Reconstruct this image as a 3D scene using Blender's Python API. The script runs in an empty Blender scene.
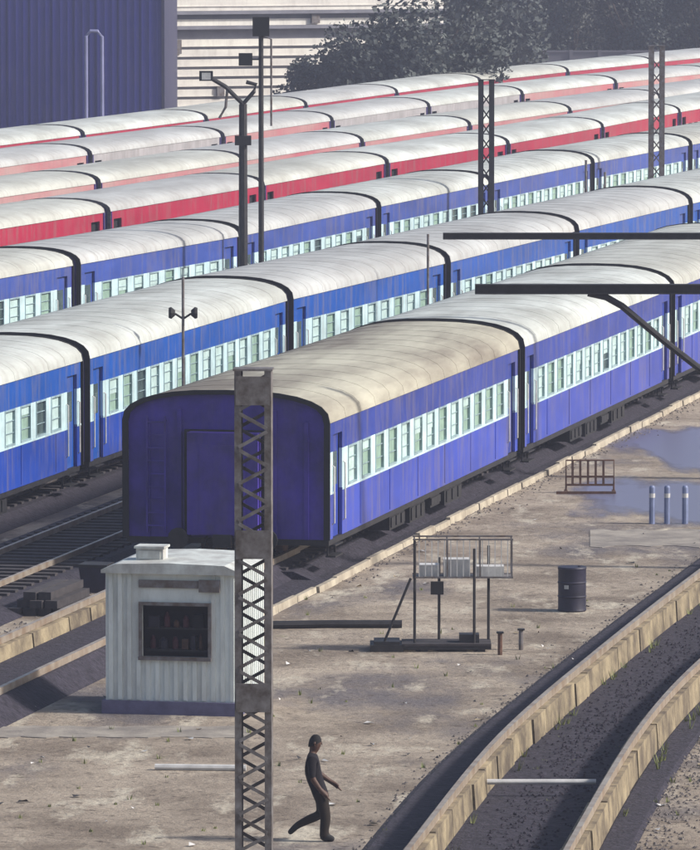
import bpy, bmesh, math, random
from mathutils import Vector, Matrix
random.seed(7)
R = math.radians
scene = bpy.context.scene
C = bpy.context.collection

# ------------------------------------------------------------------ camera, sky, sun, exposure
HCAM, FPX, YH = 15.0, 6400.0, -120.0          # eye height, focal length in photo pixels, horizon row
PITCH = math.atan((425 - YH) / FPX)
cam_d = bpy.data.cameras.new('camera'); cam = bpy.data.objects.new('camera', cam_d); C.objects.link(cam)
cam_d.sensor_fit = 'HORIZONTAL'; cam_d.sensor_width = 36; cam_d.lens = 36 * FPX / 700
cam_d.clip_start = 1; cam_d.clip_end = 6000
cam.location = (0, 0, HCAM); cam.rotation_euler = (R(90) - PITCH, 0, 0)
scene.camera = cam

SUN_EL, SUN_AZ = 34, -9                        # elevation; azimuth counted from +X towards +Y
w = bpy.data.worlds.new('World'); scene.world = w; w.use_nodes = True
wn = w.node_tree.nodes; wl = w.node_tree.links
sky = wn.new('ShaderNodeTexSky'); sky.sky_type = 'NISHITA'; sky.sun_disc = False
sky.sun_elevation = R(SUN_EL); sky.sun_rotation = R(90 - SUN_AZ)
sky.air_density = 1.0; sky.dust_density = 2.5; sky.ozone_density = 1.0
wl.new(sky.outputs[0], wn['Background'].inputs[0]); wn['Background'].inputs[1].default_value = 0.115
sd = bpy.data.lights.new('sun', 'SUN'); sd.energy = 4.4; sd.angle = R(4.5); sd.color = (1, 0.955, 0.88)
sun = bpy.data.objects.new('sun', sd); C.objects.link(sun)
tosun = Vector((math.cos(R(SUN_EL)) * math.cos(R(SUN_AZ)), math.cos(R(SUN_EL)) * math.sin(R(SUN_AZ)), math.sin(R(SUN_EL))))
sun.rotation_euler = tosun.to_track_quat('Z', 'Y').to_euler(); sun.location = (60, 100, 80)
vs = scene.view_settings; vs.view_transform = 'Standard'; vs.look = 'None'; vs.gamma = 1; vs.exposure = 0.32
vs.use_curve_mapping = False
scene.cycles.volume_bounces = 0; scene.cycles.max_bounces = 6
scene.cycles.use_denoising = True

def ray(x, y):
    d = Vector((x - 350, FPX, -(y - 425)))     # camera frame: right, forward, up
    c, s = math.cos(-PITCH), math.sin(-PITCH)
    return Vector((d.x, d.y * c - d.z * s, d.y * s + d.z * c))
def onz(x, y, z=0.0):                          # photo pixel -> point at height z
    d = ray(x, y); t = (z - HCAM) / d.z
    return Vector((d.x * t, d.y * t, z))
def at(x, y, D):                               # photo pixel -> point at forward distance D
    d = ray(x, y); t = D / d.y
    return Vector((d.x * t, D, HCAM + d.z * t))

# ------------------------------------------------------------------ materials
MATS = {}
def mat(name, col, rough=0.7, var=0.25, scale=3.0, metal=0.0, col2=None, bump=0.0, bscale=40.0, detail=6,
        coord='Object', stretch=(1, 1, 1), spec=0.4, thr=(0.35, 0.7), grime=0.0):
    if name in MATS: return MATS[name]
    m = bpy.data.materials.new(name); m.use_nodes = True
    n = m.node_tree.nodes; l = m.node_tree.links; b = n['Principled BSDF']
    b.inputs['Roughness'].default_value = rough; b.inputs['Metallic'].default_value = metal
    b.inputs['Specular IOR Level'].default_value = spec
    tc = n.new('ShaderNodeTexCoord'); mp = n.new('ShaderNodeMapping'); l.new(tc.outputs[coord], mp.inputs[0])
    mp.inputs['Scale'].default_value = stretch
    oi = n.new('ShaderNodeObjectInfo')
    ad = n.new('ShaderNodeVectorMath'); ad.operation = 'MULTIPLY_ADD'
    l.new(oi.outputs['Random'], ad.inputs[0]); ad.inputs[1].default_value = (37, 53, 71); l.new(mp.outputs[0], ad.inputs[2])
    no = n.new('ShaderNodeTexNoise'); l.new(ad.outputs[0], no.inputs['Vector'])
    no.inputs['Scale'].default_value = scale; no.inputs['Detail'].default_value = detail; no.inputs['Roughness'].default_value = 0.62
    cr = n.new('ShaderNodeValToRGB'); l.new(no.outputs['Fac'], cr.inputs[0])
    c2 = col2 if col2 else tuple(max(0, c * (1 - var)) for c in col)
    cr.color_ramp.elements[0].position = thr[0]; cr.color_ramp.elements[1].position = thr[1]
    cr.color_ramp.elements[0].color = (*c2, 1); cr.color_ramp.elements[1].color = (*col, 1)
    outc = cr.outputs[0]
    if grime:                                        # dust and rain streaks running down the panels
        m2 = n.new('ShaderNodeMapping'); l.new(tc.outputs[coord], m2.inputs[0]); m2.inputs['Scale'].default_value = (1, 2.2, .28)
        a2 = n.new('ShaderNodeVectorMath'); a2.operation = 'MULTIPLY_ADD'
        l.new(oi.outputs['Random'], a2.inputs[0]); a2.inputs[1].default_value = (91, 17, 43); l.new(m2.outputs[0], a2.inputs[2])
        n2 = n.new('ShaderNodeTexNoise'); n2.inputs['Scale'].default_value = 1.6; n2.inputs['Detail'].default_value = 8; n2.inputs['Roughness'].default_value = .7
        l.new(a2.outputs[0], n2.inputs['Vector'])
        r2 = n.new('ShaderNodeMapRange'); r2.inputs[1].default_value = .47; r2.inputs[2].default_value = .72; r2.inputs[4].default_value = grime
        l.new(n2.outputs['Fac'], r2.inputs[0])
        x2 = n.new('ShaderNodeMix'); x2.data_type = 'RGBA'; l.new(r2.outputs[0], x2.inputs[0]); l.new(outc, x2.inputs[6]); x2.inputs[7].default_value = (.20, .165, .15, 1)
        outc = x2.outputs[2]
    l.new(outc, b.inputs['Base Color'])
    if bump:
        nb = n.new('ShaderNodeTexNoise'); nb.inputs['Scale'].default_value = bscale; nb.inputs['Detail'].default_value = 4
        l.new(ad.outputs[0], nb.inputs['Vector'])
        bp = n.new('ShaderNodeBump'); bp.inputs['Strength'].default_value = bump; bp.inputs['Distance'].default_value = 0.05
        l.new(nb.outputs['Fac'], bp.inputs['Height']); l.new(bp.outputs[0], b.inputs['Normal'])
    MATS[name] = m; return m

def ground_mat():
    m = bpy.data.materials.new('yard_ground'); m.use_nodes = True
    n = m.node_tree.nodes; l = m.node_tree.links; b = n['Principled BSDF']
    b.inputs['Roughness'].default_value = 0.95; b.inputs['Specular IOR Level'].default_value = 0.15
    tc = n.new('ShaderNodeTexCoord')
    def noise(sc, det=6, st=(1, 1, 1)):
        mp = n.new('ShaderNodeMapping'); mp.inputs['Scale'].default_value = st; l.new(tc.outputs['Object'], mp.inputs[0])
        t = n.new('ShaderNodeTexNoise'); t.inputs['Scale'].default_value = sc; t.inputs['Detail'].default_value = det
        t.inputs['Roughness'].default_value = 0.65; l.new(mp.outputs[0], t.inputs['Vector']); return t.outputs['Fac']
    def ramp(f, a, bb):
        r = n.new('ShaderNodeMapRange'); r.inputs[1].default_value = a; r.inputs[2].default_value = bb; l.new(f, r.inputs[0]); return r.outputs[0]
    def mix(f, c1, c2):
        x = n.new('ShaderNodeMix'); x.data_type = 'RGBA'
        l.new(f, x.inputs[0])
        for i, c in ((6, c1), (7, c2)):
            if isinstance(c, tuple): x.inputs[i].default_value = (*c, 1)
            else: l.new(c, x.inputs[i])
        return x.outputs[2]
    c = mix(ramp(noise(0.35, 8), .38, .62), (.18, .145, .115), (.37, .312, .25))
    c = mix(ramp(noise(0.16, 6, (1, .5, 1)), .52, .62), c, (.135, .120, .122))       # oily grey patches
    c = mix(ramp(noise(0.9, 8, (1, .35, 1)), .54, .66), c, (.47, .42, .34))        # pale dust
    c = mix(ramp(noise(3.5, 6), .56, .70), c, (.085, .066, .054))                    # dark grit
    c = mix(ramp(noise(0.5, 7, (.8, .5, 1)), .66, .72), c, (.17, .18, .075))       # thin weeds
    l.new(c, b.inputs['Base Color'])
    bp = n.new('ShaderNodeBump'); bp.inputs['Strength'].default_value = 0.6; bp.inputs['Distance'].default_value = 0.12
    l.new(noise(6, 8), bp.inputs['Height']); l.new(bp.outputs[0], b.inputs['Normal'])
    return m

BLUE_UP   = mat('coach_blue_upper', (.022, .050, .33), .38, .35, .8, stretch=(1, .3, 1), grime=.55)
BLUE_LOW  = mat('coach_blue_lower', (.042, .070, .42), .42, .30, .7, stretch=(1, .3, 1), grime=.55)
AZURE_UP  = mat('coach_azure_upper', (.010, .085, .40), .38, .3, .8, stretch=(1, .3, 1), grime=.55)
AZURE_LOW = mat('coach_azure_lower', (.016, .066, .42), .42, .35, .7, stretch=(1, .3, 1), grime=.55)
SLATE_UP  = mat('coach_slate_upper', (.045, .085, .36), .42, .35, .8, stretch=(1, .3, 1), grime=.6)
SLATE_LOW = mat('coach_slate_lower', (.075, .095, .33), .45, .35, .7, stretch=(1, .3, 1), grime=.6)
BAND      = mat('window_band_pale', (.58, .78, .82), .5, .3, 1.5, stretch=(1, .5, 1), grime=.55)
INDIGO    = mat('coach_end_indigo', (.070, .038, .40), .5, .6, .9, grime=0.2)
FRAMEM    = mat('window_frame_grey', (.32, .44, .48), .5, .4, 4)
RED_UP    = mat('coach_red', (.40, .018, .055), .4, .25, .8, stretch=(1, .3, 1), grime=.55)
RED_BAND  = mat('coach_grey_band', (.48, .46, .47), .5, .3, 1.2, grime=.55)
FADED_UP  = mat('coach_faded_red', (.42, .10, .13), .5, .3, .5, col2=(.42, .26, .25), stretch=(1, .3, 1), grime=.4)
GREEN_UP  = mat('coach_green_grey', (.42, .40, .41), .5, .3, .9, grime=.55)
ROOF_W    = mat('coach_roof_white', (.59, .62, .59), .55, .3, .7, col2=(.36, .37, .34), stretch=(1, .35, 1), bump=.15, bscale=8, grime=0.45)
ROOF_G    = mat('coach_roof_grey', (.50, .51, .50), .55, .3, .6, col2=(.33, .33, .32), stretch=(1, .3, 1), bump=.15, bscale=8, grime=.5)
ROOF_Y    = mat('coach_roof_cream', (.56, .575, .53), .55, .3, .5, col2=(.35, .35, .31), stretch=(1, .3, 1), bump=.15, bscale=8, grime=.5)
ROOF_B    = mat('coach_roof_dirty', (.47, .45, .36), .65, .3, .5, col2=(.17, .145, .115), stretch=(.9, .22, 1), bump=.2, bscale=8, thr=(.40, .66))
BLACK     = mat('rubber_black', (.012, .012, .014), .8, .3, 4)
STEEL_D   = mat('steel_dark', (.035, .033, .036), .6, .5, 5, metal=.3)
STEEL_G   = mat('steel_grey', (.20, .195, .21), .55, .4, 6, metal=.25, col2=(.10, .075, .06))
STEEL_P   = mat('mast_grey', (.21, .20, .205), .6, .4, 5, metal=.1, col2=(.075, .06, .052))
RUST      = mat('rust_iron', (.13, .065, .04), .85, .5, 8, bump=.2)
RAILM     = mat('rail_steel', (.46, .41, .35), .45, .4, 3, metal=.5, col2=(.30, .22, .16))
CONC      = mat('wall_concrete', (.32, .26, .165), .9, .4, 1.3, col2=(.10, .078, .055), bump=.5, bscale=9, thr=(.38, .66), detail=9)
KERB      = mat('kerb_pale', (.46, .41, .32), .9, .35, 2, col2=(.26, .22, .17))
CONC2     = mat('slab_concrete', (.33, .295, .25), .9, .3, 1.6, col2=(.17, .15, .135), bump=.2, bscale=14)
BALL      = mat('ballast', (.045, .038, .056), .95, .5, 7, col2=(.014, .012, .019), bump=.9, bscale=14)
STONE     = mat('ballast_stone', (.20, .175, .16), .95, .5, 3, col2=(.07, .06, .06))
SLEEP     = mat('sleeper_concrete', (.06, .052, .056), .9, .5, 4)
KIOSK     = mat('kiosk_sheet', (.74, .79, .78), .5, .28, 2.0, col2=(.52, .56, .55), stretch=(1, 1, .35), grime=0.5)
KROOF     = mat('kiosk_roof', (.66, .70, .67), .5, .3, 2.5, col2=(.38, .38, .36), grime=0.6)
PLINTH    = mat('plinth_purple', (.15, .14, .24), .8, .35, 3)
DARKIN    = mat('dark_inside', (.010, .009, .014), .8, .4, 3)
MAROON    = mat('dark_red_stock', (.085, .018, .030), .7, .4, 6)
GLASS     = mat('window_glass', (.09, .13, .13), .15, .4, 2, spec=.7)
SHUT_G    = mat('window_shutter_green', (.30, .44, .36), .45, .35, 3)
SHUT_P    = mat('window_shutter_pale', (.52, .68, .66), .45, .3, 3)
SHED      = mat('shed_blue', (.032, .036, .24), .5, .35, .12, stretch=(1, 1, .4), grime=0.12)
SHED_D    = mat('shed_trim', (.035, .034, .085), .6, .3, 1)
PIPE_P    = mat('pipe_pale', (.24, .25, .44), .5, .3, 1)
WBOARD    = mat('white_cladding', (.84, .81, .73), .6, .25, .5, col2=(.64, .61, .57), stretch=(.3, 1, 2), grime=0.3)
WBACK     = mat('cladding_backing', (.22, .22, .26), .8, .3, 1)
BWALL     = mat('boundary_wall', (.16, .155, .18), .9, .4, .25, col2=(.13, .125, .16))
LEAF      = mat('leaf_dark', (.10, .105, .095), .7, .45, .35, spec=.12, thr=(.3, .7))
LEAF2     = mat('leaf_blue_green', (.105, .118, .112), .7, .4, .35, spec=.12, thr=(.3, .7))
BARK      = mat('bark', (.10, .075, .06), .9, .4, 5)
SKIN      = mat('skin', (.075, .036, .024), .6, .2, 8)
SHIRT     = mat('shirt_dark', (.006, .004, .008), .95, .3, 6)
TROUS     = mat('trousers_dark', (.020, .013, .009), .95, .3, 6)
HAIR      = mat('hair', (.006, .005, .006), .9, .3, 9)
DRUM      = mat('drum_dark', (.020, .018, .042), .55, .5, 4)
PALE      = mat('pale_paint', (.60, .59, .58), .6, .3, 4)
PBLUE     = mat('pale_blue_paint', (.20, .24, .40), .6, .3, 4)
WET       = mat('wet_slab', (.11, .105, .20), .28, .4, .35, col2=(.19, .17, .24), spec=.5, stretch=(1, .5, 1))

# ------------------------------------------------------------------ mesh helpers
class MB:
    def __init__(s): s.v = []; s.f = []; s.m = []
    def quad(s, a, b, c, d, mi=0):
        i = len(s.v); s.v += [a, b, c, d]; s.f.append((i, i + 1, i + 2, i + 3)); s.m.append(mi)
    def box(s, x0, x1, y0, y1, z0, z1, mi=0):
        i = len(s.v)
        s.v += [(x, y, z) for z in (z0, z1) for y in (y0, y1) for x in (x0, x1)]
        for f in ((0, 2, 3, 1), (4, 5, 7, 6), (0, 1, 5, 4), (2, 6, 7, 3), (0, 4, 6, 2), (1, 3, 7, 5)):
            s.f.append(tuple(i + k for k in f)); s.m.append(mi)
        return s
    def bar(s, p, q, w=.05, h=None, mi=0, up=Vector((0, 0, 1))):
        p = Vector(p); q = Vector(q); h = h or w; d = (q - p).normalized()
        if abs(d.dot(up)) > .98: up = Vector((1, 0, 0))
        a = d.cross(up).normalized() * w / 2; b = a.cross(d).normalized() * h / 2
        i = len(s.v)
        for o in (p, q): s.v += [tuple(o - a - b), tuple(o + a - b), tuple(o + a + b), tuple(o - a + b)]
        for f in ((0, 1, 2, 3), (7, 6, 5, 4), (0, 4, 5, 1), (1, 5, 6, 2), (2, 6, 7, 3), (3, 7, 4, 0)):
            s.f.append(tuple(i + k for k in f)); s.m.append(mi)
        return s
    def tube(s, pts, r, n=8, mi=0, caps=True):
        pts = [Vector(p) for p in pts]; rs = r if isinstance(r, (list, tuple)) else [r] * len(pts)
        i0 = len(s.v); prev = None
        for k, p in enumerate(pts):
            d = (pts[min(k + 1, len(pts) - 1)] - pts[max(k - 1, 0)]).normalized()
            u = Vector((0, 0, 1)) if abs(d.z) < .95 else Vector((0, 1, 0))
            a = d.cross(u).normalized(); b = a.cross(d)
            for j in range(n):
                t = 2 * math.pi * j / n
                s.v.append(tuple(p + (a * math.cos(t) + b * math.sin(t)) * rs[k]))
        for k in range(len(pts) - 1):
            for j in range(n):
                a = i0 + k * n + j; b = i0 + k * n + (j + 1) % n
                s.f.append((a, b, b + n, a + n)); s.m.append(mi)
        if caps:
            s.f.append(tuple(i0 + j for j in range(n))[::-1]); s.m.append(mi)
            e = i0 + (len(pts) - 1) * n
            s.f.append(tuple(e + j for j in range(n))); s.m.append(mi)
        return s
    def loft(s, secs, mi=0, caps=True, closed=True):     # rings of equal length
        n = len(secs[0]); i0 = len(s.v)
        for r in secs: s.v += [tuple(p) for p in r]
        for k in range(len(secs) - 1):
            for j in range(n if closed else n - 1):
                a = i0 + k * n + j; b = i0 + k * n + (j + 1) % n
                s.f.append((a, b, b + n, a + n)); s.m.append(mi)
        if caps:
            s.f.append(tuple(range(i0, i0 + n))[::-1]); s.m.append(mi)
            e = i0 + (len(secs) - 1) * n
            s.f.append(tuple(range(e, e + n))); s.m.append(mi)
        return s
    def mesh(s, name, mats, smooth=False):
        me = bpy.data.meshes.new(name); me.from_pydata(s.v, [], s.f)
        mats = mats if isinstance(mats, (list, tuple)) else [mats]
        for m in mats: me.materials.append(m)
        me.polygons.foreach_set('material_index', s.m)
        bm = bmesh.new(); bm.from_mesh(me); bmesh.ops.recalc_face_normals(bm, faces=bm.faces); bm.to_mesh(me); bm.free()
        if smooth:
            me.polygons.foreach_set('use_smooth', [True] * len(me.polygons))
            me.set_sharp_from_angle(angle=R(35))
        return me
    def build(s, name, mats, parent=None, smooth=False, loc=(0, 0, 0)):
        return ob(name, s.mesh(name, mats, smooth), parent, loc)
def ob(name, me, parent=None, loc=(0, 0, 0), rz=0):
    o = bpy.data.objects.new(name, me); C.objects.link(o); o.location = loc; o.rotation_euler = (0, 0, rz)
    if parent: o.parent = parent
    return o
def tag(o, label=None, cat=None, group=None, kind=None):
    for k, v in (('label', label), ('category', cat), ('group', group), ('kind', kind)):
        if v: o[k] = v
    return o
def thing(name, label, cat, loc=(0, 0, 0), rz=0, group=None):
    return tag(ob(name, None, None, loc, rz), label, cat, group)
def copy_tree(o, parent=None):
    c = o.copy(); C.objects.link(c); c.parent = parent
    for ch in list(o.children): copy_tree(ch, c)
    return c

# ------------------------------------------------------------------ ground
g = MB(); g.quad((-3000, -500, 0), (3000, -500, 0), (3000, 4500, 0), (-3000, 4500, 0))
tag(g.build('ground', ground_mat()), kind='structure')

# ------------------------------------------------------------------ coaches
W0, ZB, ZE, ZR, ZRAIL = 4.5, .88, 3.40, .62, .40      # width, body bottom, eave, roof rise, rail top
def arch(k, n, w, z=ZE, rise=ZR):                  # roof section: flat top, tight shoulders
    t = math.pi * k / n
    c, s_ = math.cos(t), math.sin(t)
    return (math.copysign(abs(c) ** .8, c) * w / 2, z + rise * abs(s_) ** .8)
KIT = {}
def coach_kit(L, style, detailed, W, rise):
    ZR = rise
    key = (round(L, 1), style, detailed, W)
    if key in KIT: return KIT[key]
    up, low, band = {'blue': (BLUE_UP, BLUE_LOW, BAND), 'azure': (AZURE_UP, AZURE_LOW, BAND),
                     'slate': (SLATE_UP, SLATE_LOW, BAND), 'red': (RED_UP, RED_UP, RED_BAND), 'green': (GREEN_UP, GREEN_UP, RED_BAND), 'faded': (FADED_UP, FADED_UP, RED_BAND)}[style]
    kit = {}
    B0, B1 = 1.90, 2.76                               # window band heights
    y0, y1 = .45, L - .45
    DW = .95
    doors = [y0 + .35, y1 - .35 - DW]
    a, b = doors[0] + DW + .35, doors[1] - .35
    nw = max(6, int((b - a) / 1.38)); pitch = (b - a) / nw; ww = .92
    wins = [a + (k + .5) * pitch - ww / 2 for k in range(nw)]
    m = MB(); h = W / 2; t = .07
    # long strips on both sides, split round the doors
    spans = [(y0, doors[0]), (doors[0] + DW, doors[1]), (doors[1] + DW, y1)]
    for sx in (1, -1):
        xa, xb = (h - t, h) if sx > 0 else (-h, -h + t)
        for (p, q) in spans:
            m.box(xa, xb, p, q, ZB, B0, 1); m.box(xa, xb, p, q, B1, ZE, 0)
            m.box(xa + (.012 if sx > 0 else -.012), xb + (.012 if sx > 0 else -.012), p, q, B0 - .05, B0 - .002, 2)
        for d in doors: m.box(xa, xb, d, d + DW, ZE - .28, ZE, 0)
        ws = wins if sx > 0 else []
        cur = y0
        cuts = sorted([(x, x + ww) for x in ws] + [(d, d + DW) for d in doors])
        for (p, q) in cuts + [(y1, y1)]:
            if p > cur: m.box(xa, xb, cur, p, B0, B1, 2)
            cur = q
        for q in range(1, int(L / 3.2)):              # seam strips
            yy = y0 + q * 3.2
            if all(abs(yy - d - DW / 2) > .8 for d in doors):
                m.box(h if sx > 0 else -h - .012, h + .012 if sx > 0 else -h, yy, yy + .035, ZB + .05, B0 - .055, 1)
    m.box(-h + .16, h - .16, y0 + .02, y1 - .02, ZB + .02, ZE - .01, 3)      # dark interior
    m.box(-h + .02, h - .02, y0 + .02, y1 - .02, ZB - .13, ZB - .001, 4)     # solebar / floor
    for yy, sg in ((y0, 1), (y1, -1)):                # end walls with arched head
        n = 14; ya, yb = yy, yy + sg * .06
        ring = [(-h + .02, ZB)] + [arch(k, n, W - .04, ZE, ZR)[:2] for k in range(n, -1, -1)] + [(h - .02, ZB)]
        m.loft([[(x, ya, z) for x, z in ring], [(x, yb, z) for x, z in ring]], 5)
        for sx in (-1, 1):                             # ribs and corner posts on the end wall
            m.box(sx * 1.05 - .05, sx * 1.05 + .05, min(ya, ya - sg * .05), max(ya, ya - sg * .05), ZB, ZE + .25, 5)
            m.box(sx * 1.75 - .05, sx * 1.75 + .05, min(ya, ya - sg * .04), max(ya, ya - sg * .04), ZB, ZE, 5)
    kit['body'] = m.mesh('body', [up, low, band, DARKIN, STEEL_D, INDIGO])
    r = MB(); n = 14
    prof = [arch(k, n, W + .06, ZE + .001, ZR) for k in range(n + 1)]
    inn = [arch(k, n, W - .10, ZE - .03, ZR) for k in range(n, -1, -1)]
    r.loft([[(x, yy, z) for x, z in prof + inn] for yy in (y0 - .10, y1 + .10)])
    nr = int(L / 1.6)
    for k in range(1, nr if detailed else 1):          # transverse roof seams
        yy = y0 + (y1 - y0) * k / nr
        p2 = [arch(j, n, W + .068, ZE + .002, ZR + .005) for j in range(n + 1)]
        p3 = [arch(j, n, W + .02, ZE - .01, ZR) for j in range(n, -1, -1)]
        r.loft([[(x, yy + e, z) for x, z in p2 + p3] for e in (-.02, .02)])
    kit['roof'] = r.mesh('roof', ROOF_W, True)
    rt = .045 if detailed else .03
    rm = MB()                                          # rim coloured dark to stand for the shaded coach end and bellows
    p2 = [arch(j, n, W + (.085 if detailed else .07), ZE, ZR + (.03 if detailed else .01)) for j in range(n + 1)]
    p3 = [arch(j, n, W - .18, ZE - .02, ZR - .05) for j in range(n, -1, -1)]
    hx, e = W / 2 - .03, .07
    p2 = [(W / 2 + .04, ZB)] + p2 + [(-W / 2 - .04, ZB)]; p3 = [(-W / 2 + .1, ZB)] + p3 + [(W / 2 - .1, ZB)]
    rm.loft([[(x, yy, z) for x, z in p2 + p3] for yy in (-rt, 0)])
    kit['rim'] = rm.mesh('end_shade_rim', BLACK if detailed else STEEL_G)
    bl = MB()                                          # gangway bellows
    for k in range(4):
        yy = -.02 - k * .11; e = .78 if k % 2 else .70
        bl.box(-e, e, yy - .10, yy, ZB + .1, ZB + 2.25 + (.06 if k % 2 else 0))
    bl.box(-.5, .5, -.47, -.44, ZB + .12, ZB + 2.05)
    kit['bellows'] = bl.mesh('gangway_bellows', [BLACK])
    if detailed:
        f = MB(); e = .045                             # window frame
        f.box(-.045, .015, 0, ww, 0, e); f.box(-.045, .015, 0, ww, B1 - B0 - e, B1 - B0)
        f.box(-.045, .015, 0, e, e, B1 - B0 - e); f.box(-.045, .015, ww - e, ww, e, B1 - B0 - e)
        for z in (.3, .58): f.box(-.03, -.012, e, ww - e, z - .008, z + .008)
        kit['frame'] = f.mesh('window', FRAMEM)
        p = MB(); p.box(-.075, -.05, .01, ww - .01, .01, B1 - B0 - .01); kit['pane'] = p.mesh('pane', GLASS)
        sh = MB(); sh.box(-.048, -.032, .02, ww - .02, .46, B1 - B0 - .03); kit['shutter'] = sh.mesh('shutter', SHUT_P)
        sh = MB(); sh.box(-.048, -.032, .02, ww - .02, .62, B1 - B0 - .03); kit['shutter2'] = sh.mesh('shutter', SHUT_P)
        d = MB(); H = ZE - .28 - ZB
        d.box(-.13, -.09, .01, DW - .01, 0, H, 0)
        d.box(-.09, -.075, .12, DW - .12, .15, H * .42, 0)
        kit['door'] = d.mesh('door', [up])
        dp = MB(); dp.box(-.088, -.07, .2, DW - .2, H * .5, H * .82); kit['dpane'] = dp.mesh('pane', GLASS)
        hd = MB(); hd.tube([(-.02, 0, .3), (.05, 0, .34), (.05, 0, 1.56), (-.02, 0, 1.6)], .02, 6)
        kit['handle'] = hd.mesh('grab_rail', PALE)
        stp = MB()
        for z in (-.18, -.42): stp.box(-.18, .04, .08, DW - .08, z, z + .035)
        for yy in (.08, DW - .11): stp.box(-.16, -.12, yy, yy + .03, -.42, 0)
        kit['step'] = stp.mesh('door_step', STEEL_D)
    bg = MB()                                          # bogie frame
    zc = ZRAIL + .40
    for sx in (-1, 1):
        x = sx * 1.12
        bg.box(x - .09, x + .09, -1.75, 1.75, zc + .02, zc + .20)
        for yy in (-1.25, 1.25):
            bg.box(x - .16, x + .16, yy - .17, yy + .17, zc - .16, zc + .16)
            bg.tube([(x, yy - .35, zc - .12), (x, yy - .35, zc + .2)], .09, 8); bg.tube([(x, yy + .35, zc - .12), (x, yy + .35, zc + .2)], .09, 8)
        bg.box(x - .10, x + .12, -.5, .5, zc - .22, zc + .02)
    bg.box(-1.1, 1.1, -.3, .3, zc, zc + .3)
    kit['bogie'] = bg.mesh('bogie', STEEL_D)
    wh = MB(); nn = 20
    def disc(x0, x1, rr):
        wh.loft([[(x, math.cos(2 * math.pi * j / nn) * rr, math.sin(2 * math.pi * j / nn) * rr) for j in range(nn)] for x in (x0, x1)])
    for sx in (-1, 1): disc(sx * .838 - .07, sx * .838 + .07, .40); disc(sx * .838 - .09 if sx > 0 else -.72, -.72 if sx < 0 else .838 - .06, .44) if sx > 0 else None
    wh.tube([(-.9, 0, 0), (.9, 0, 0)], .08, 8)
    kit['wheel'] = wh.mesh('wheelset', RUST)
    eq = []
    ym = L / 2
    for (p, q, z0, x0) in ((-4.2, -2.5, .40, .9), (-1.9, -.2, .34, 1.0), (.5, 1.6, .46, .9), (2.2, 4.3, .36, 1.0)):
        e = MB(); e.box(x0, h - .10, ym + p, ym + q, z0, ZB - .14)
        for k in range(3):
            yy = ym + p + (q - p) * (k + .5) / 3; e.box(h - .10, h - .07, yy - .18, yy + .18, z0 + .06, ZB - .2)
        eq.append(e.mesh('equipment_box', STEEL_D))
    kit['equip'] = eq
    bf = MB(); bf.tube([(0, -.02, ZB + .02), (0, -.4, ZB + .02)], .10, 10); bf.tube([(0, -.4, ZB + .02), (0, -.45, ZB + .02)], .23, 14)
    kit['buffer'] = bf.mesh('buffer', STEEL_D)
    cp = MB(); cp.box(-.12, .12, -.42, 0, ZB - .1, ZB + .08); cp.box(-.2, .2, -.5, -.421, ZB - .16, ZB + .12)
    kit['coupler'] = cp.mesh('coupler', STEEL_D)
    kit['doors'] = doors; kit['wins'] = wins; kit['B0'] = B0; kit['y'] = (y0, y1); kit['DW'] = DW
    KIT[key] = kit; return kit

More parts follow.
